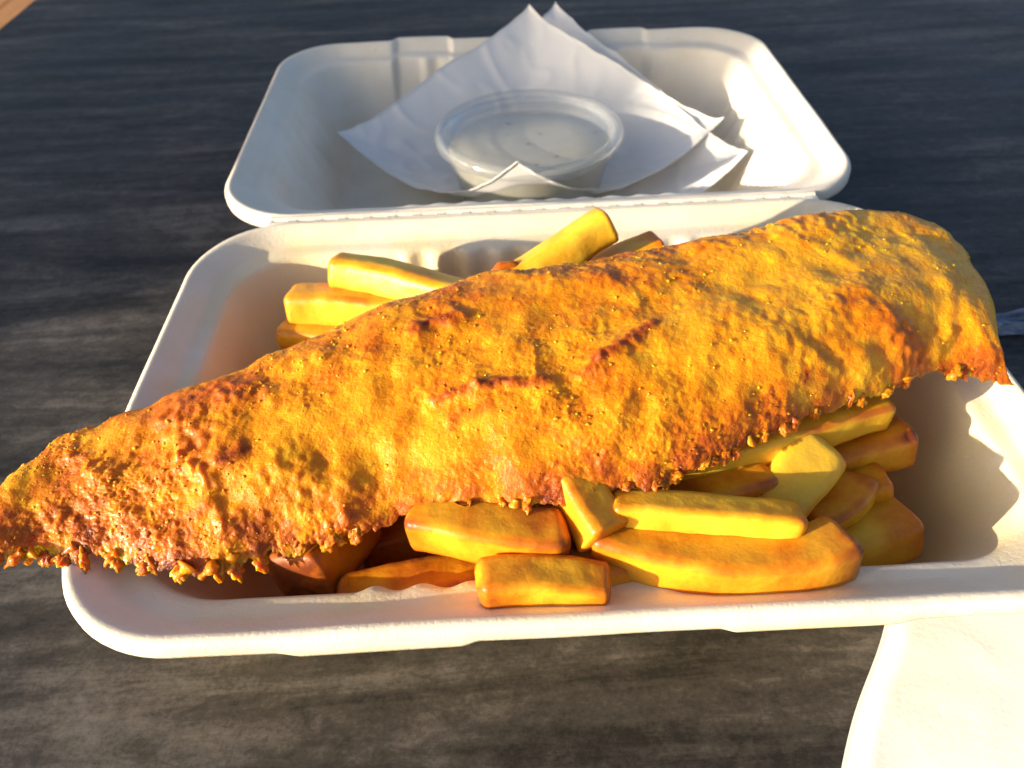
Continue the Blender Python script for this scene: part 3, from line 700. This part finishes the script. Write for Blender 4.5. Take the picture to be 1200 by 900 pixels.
o = empty('paper_napkin', (0, 25, .3)); tag(o, 'white paper napkin spread under the sauce cup with its sunlit front corner upright', 'napkin')
napkin_sheet('napkin_sheet', (-8.61, 26.15, 3.0), (0.47, 32.83, 6.0), (8.69, 25.56, 3.1), (-0.79, 19.21, 4.75), .50, o, .06, 1)
o = empty('paper_napkin', (.8, 25, .2)); tag(o, 'white paper napkin underneath, its second peak rising beside the first above the lid rim', 'napkin')
napkin_sheet('napkin_sheet', (-6.3, 26.5, 0.8), (1.91, 34.64, 5.5), (9.23, 23.21, 2.6), (2.6, 19.6, 1.6), .36, o, .06, 5)


def flat_napkin():
    o = empty('paper_napkin', (14, -4, 0)); tag(o, 'folded white paper napkin lying flat on the table in front of the box', 'napkin')
    A = np.array([10.5, 7.1]); e1 = np.array([-.507, -.862]); e2 = np.array([.862, -.507])
    n, m = 70, 70
    for k in range(3):
        u, v = np.meshgrid(np.linspace(0, 16.5, n), np.linspace(0, 15.5, m), indexing='ij')
        off = .10*k
        xy = A+e1*(u[..., None])+e2*(v[..., None]+off)
        xy = xy+e2*(.16*np.sin(u*.34+.4)+.05*np.sin(u*1.3))[..., None]
        z = .03+.055*k+(.10*k)*(perlin(np.stack([u.ravel()*.16, v.ravel()*.16, 0*u.ravel()+k*3], 1)).reshape(u.shape)+.3)
        z = z+.16*np.clip(perlin(np.stack([u.ravel()*.10+5, v.ravel()*.22, 0*u.ravel()], 1)).reshape(u.shape), 0, 1)*(k > 0)
        z = z*sstep(-.02, .25, v)*.9+.012*(k+1)
        z = z+.11*np.clip(v-.3, 0, 99)**1.1
        if k == 2: z = z+.018*np.clip(1-np.abs(perlin(np.stack([u.ravel()*.35, v.ravel()*.5, 0*u.ravel()+8], 1), 93))*5, 0, 1).reshape(u.shape)**2+.012*perlin(np.stack([u.ravel()*.9, v.ravel()*.9, 0*u.ravel()+3], 1)).reshape(u.shape)+.012
        # keep clear of the tray's side wall
        P = np.concatenate([xy, z[..., None]], -1).reshape(-1, 3)
        V = np.concatenate([P, P-np.array([0, 0, .010])])
        V[:, 2] = np.maximum(V[:, 2], .004)
        F = np.concatenate([grid_faces(n, m, 0), grid_faces(n, m, n*m, False, True)])
        mesh_obj('napkin_ply', V, F, M_PAPER, o)
flat_napkin()

# ------------------------------------------------------------------ sauce cup
def lathe(name, prof, c, mat, parent, n=72, closed_top=False):
    V, F = [], []
    th = np.linspace(0, 2*math.pi, n, endpoint=False)
    for r, z in prof: V.append(np.stack([c[0]+r*np.cos(th), c[1]+r*np.sin(th), np.full(n, c[2]+z)], 1))
    F = [tuple(f) for f in grid_faces(len(prof), n, 0, True, False)]
    V = np.concatenate(V)
    if prof[0][0] < .2: F.append(tuple(reversed(range(n))))
    if prof[-1][0] < .2: F.append(tuple(range((len(prof)-1)*n, len(prof)*n)))
    return mesh_obj(name, V, F, mat, parent)
cup = empty('sauce_cup', (-.1, 23.7, .62)); tag(cup, 'clear plastic pot of tartare sauce with snap-on lid sitting on the napkin', 'sauce cup')
cc = (-.1, 23.7, .66)
lathe('cup_body', [(0.05, 0), (2.7, 0.0), (2.86, .06), (2.95, .2), (3.62, 2.95), (3.80, 3.0), (3.84, 3.06), (3.70, 3.1), (3.56, 3.0), (2.88, .26), (2.78, .12), (2.6, .08), (0.05, .08)], cc, M_CLEAR, cup)
lid_ = lathe('cup_lid', [(3.86, 2.86), (3.95, 2.88), (3.98, 3.1), (3.93, 3.28), (3.80, 3.36), (3.62, 3.36), (3.50, 3.26), (3.44, 3.02), (3.36, 2.96), (3.15, 2.98), (3.02, 3.06), (1.5, 3.09), (0.05, 3.10)], cc, M_CLEAR, cup)
lathe('sauce', [(0.05, .10), (2.6, .10), (2.82, .22), (3.38, 2.42), (3.40, 2.50), (3.3, 2.55), (2.0, 2.58), (0.05, 2.60)], cc, M_SAUCE, cup)


# ------------------------------------------------------------------ crumpled wrapper beyond the box
def wrapper():
    m, nt, b = new_mat('blue_grey_film')
    n = noise(nt, coords(nt, (60, 400, 60)), 2.0, 5, 0.6)
    r = ramp(nt, [(0.35, (0.05, 0.07, 0.12)), (0.6, (0.22, 0.26, 0.33))], n); nt.links.new(r.outputs[0], b.inputs['Base Color'])
    b.inputs['Roughness'].default_value = 0.25
    n_, m_ = 60, 40
    u, v = np.meshgrid(np.linspace(0, 1, n_), np.linspace(0, 1, m_), indexing='ij')
    P = WRAP[0]+(WRAP[1]-WRAP[0])*u[..., None]+(WRAP[2]-WRAP[0])*v[..., None]; q = P.reshape(-1, 3)
    rg = 1-np.abs(perlin(q*np.array([.35, 1.1, 1])+3, 97))*3
    q[:, 2] = .06+.55*np.clip(rg, 0, 1)*np.sin(np.pi*u.ravel())**.5*np.sin(np.pi*v.ravel())**.5+.1*np.abs(perlin(q*2.1, 99))
    q[:, :2] += .25*np.stack([perlin(q*.8+7), perlin(q*.8+17)], 1)
    V = np.concatenate([q, q-np.array([0, 0, .02])]); V[:, 2] = np.maximum(V[:, 2], .01)
    o = mesh_obj('wrapper', V, np.concatenate([grid_faces(n_, m_, 0, False, True), grid_faces(n_, m_, n_*m_)]), m, None, loc=tuple(WRAP[0]))
    tag(o, 'crumpled blue-grey plastic wrapper on the dark table beside the fish tip', 'wrapper')
WRAP = [np.array(v) for v in [(16.42, 14.48, 0.1), (19.93, 15.04, 0.1), (16.15, 13.15, 0.1)]]
wrapper()
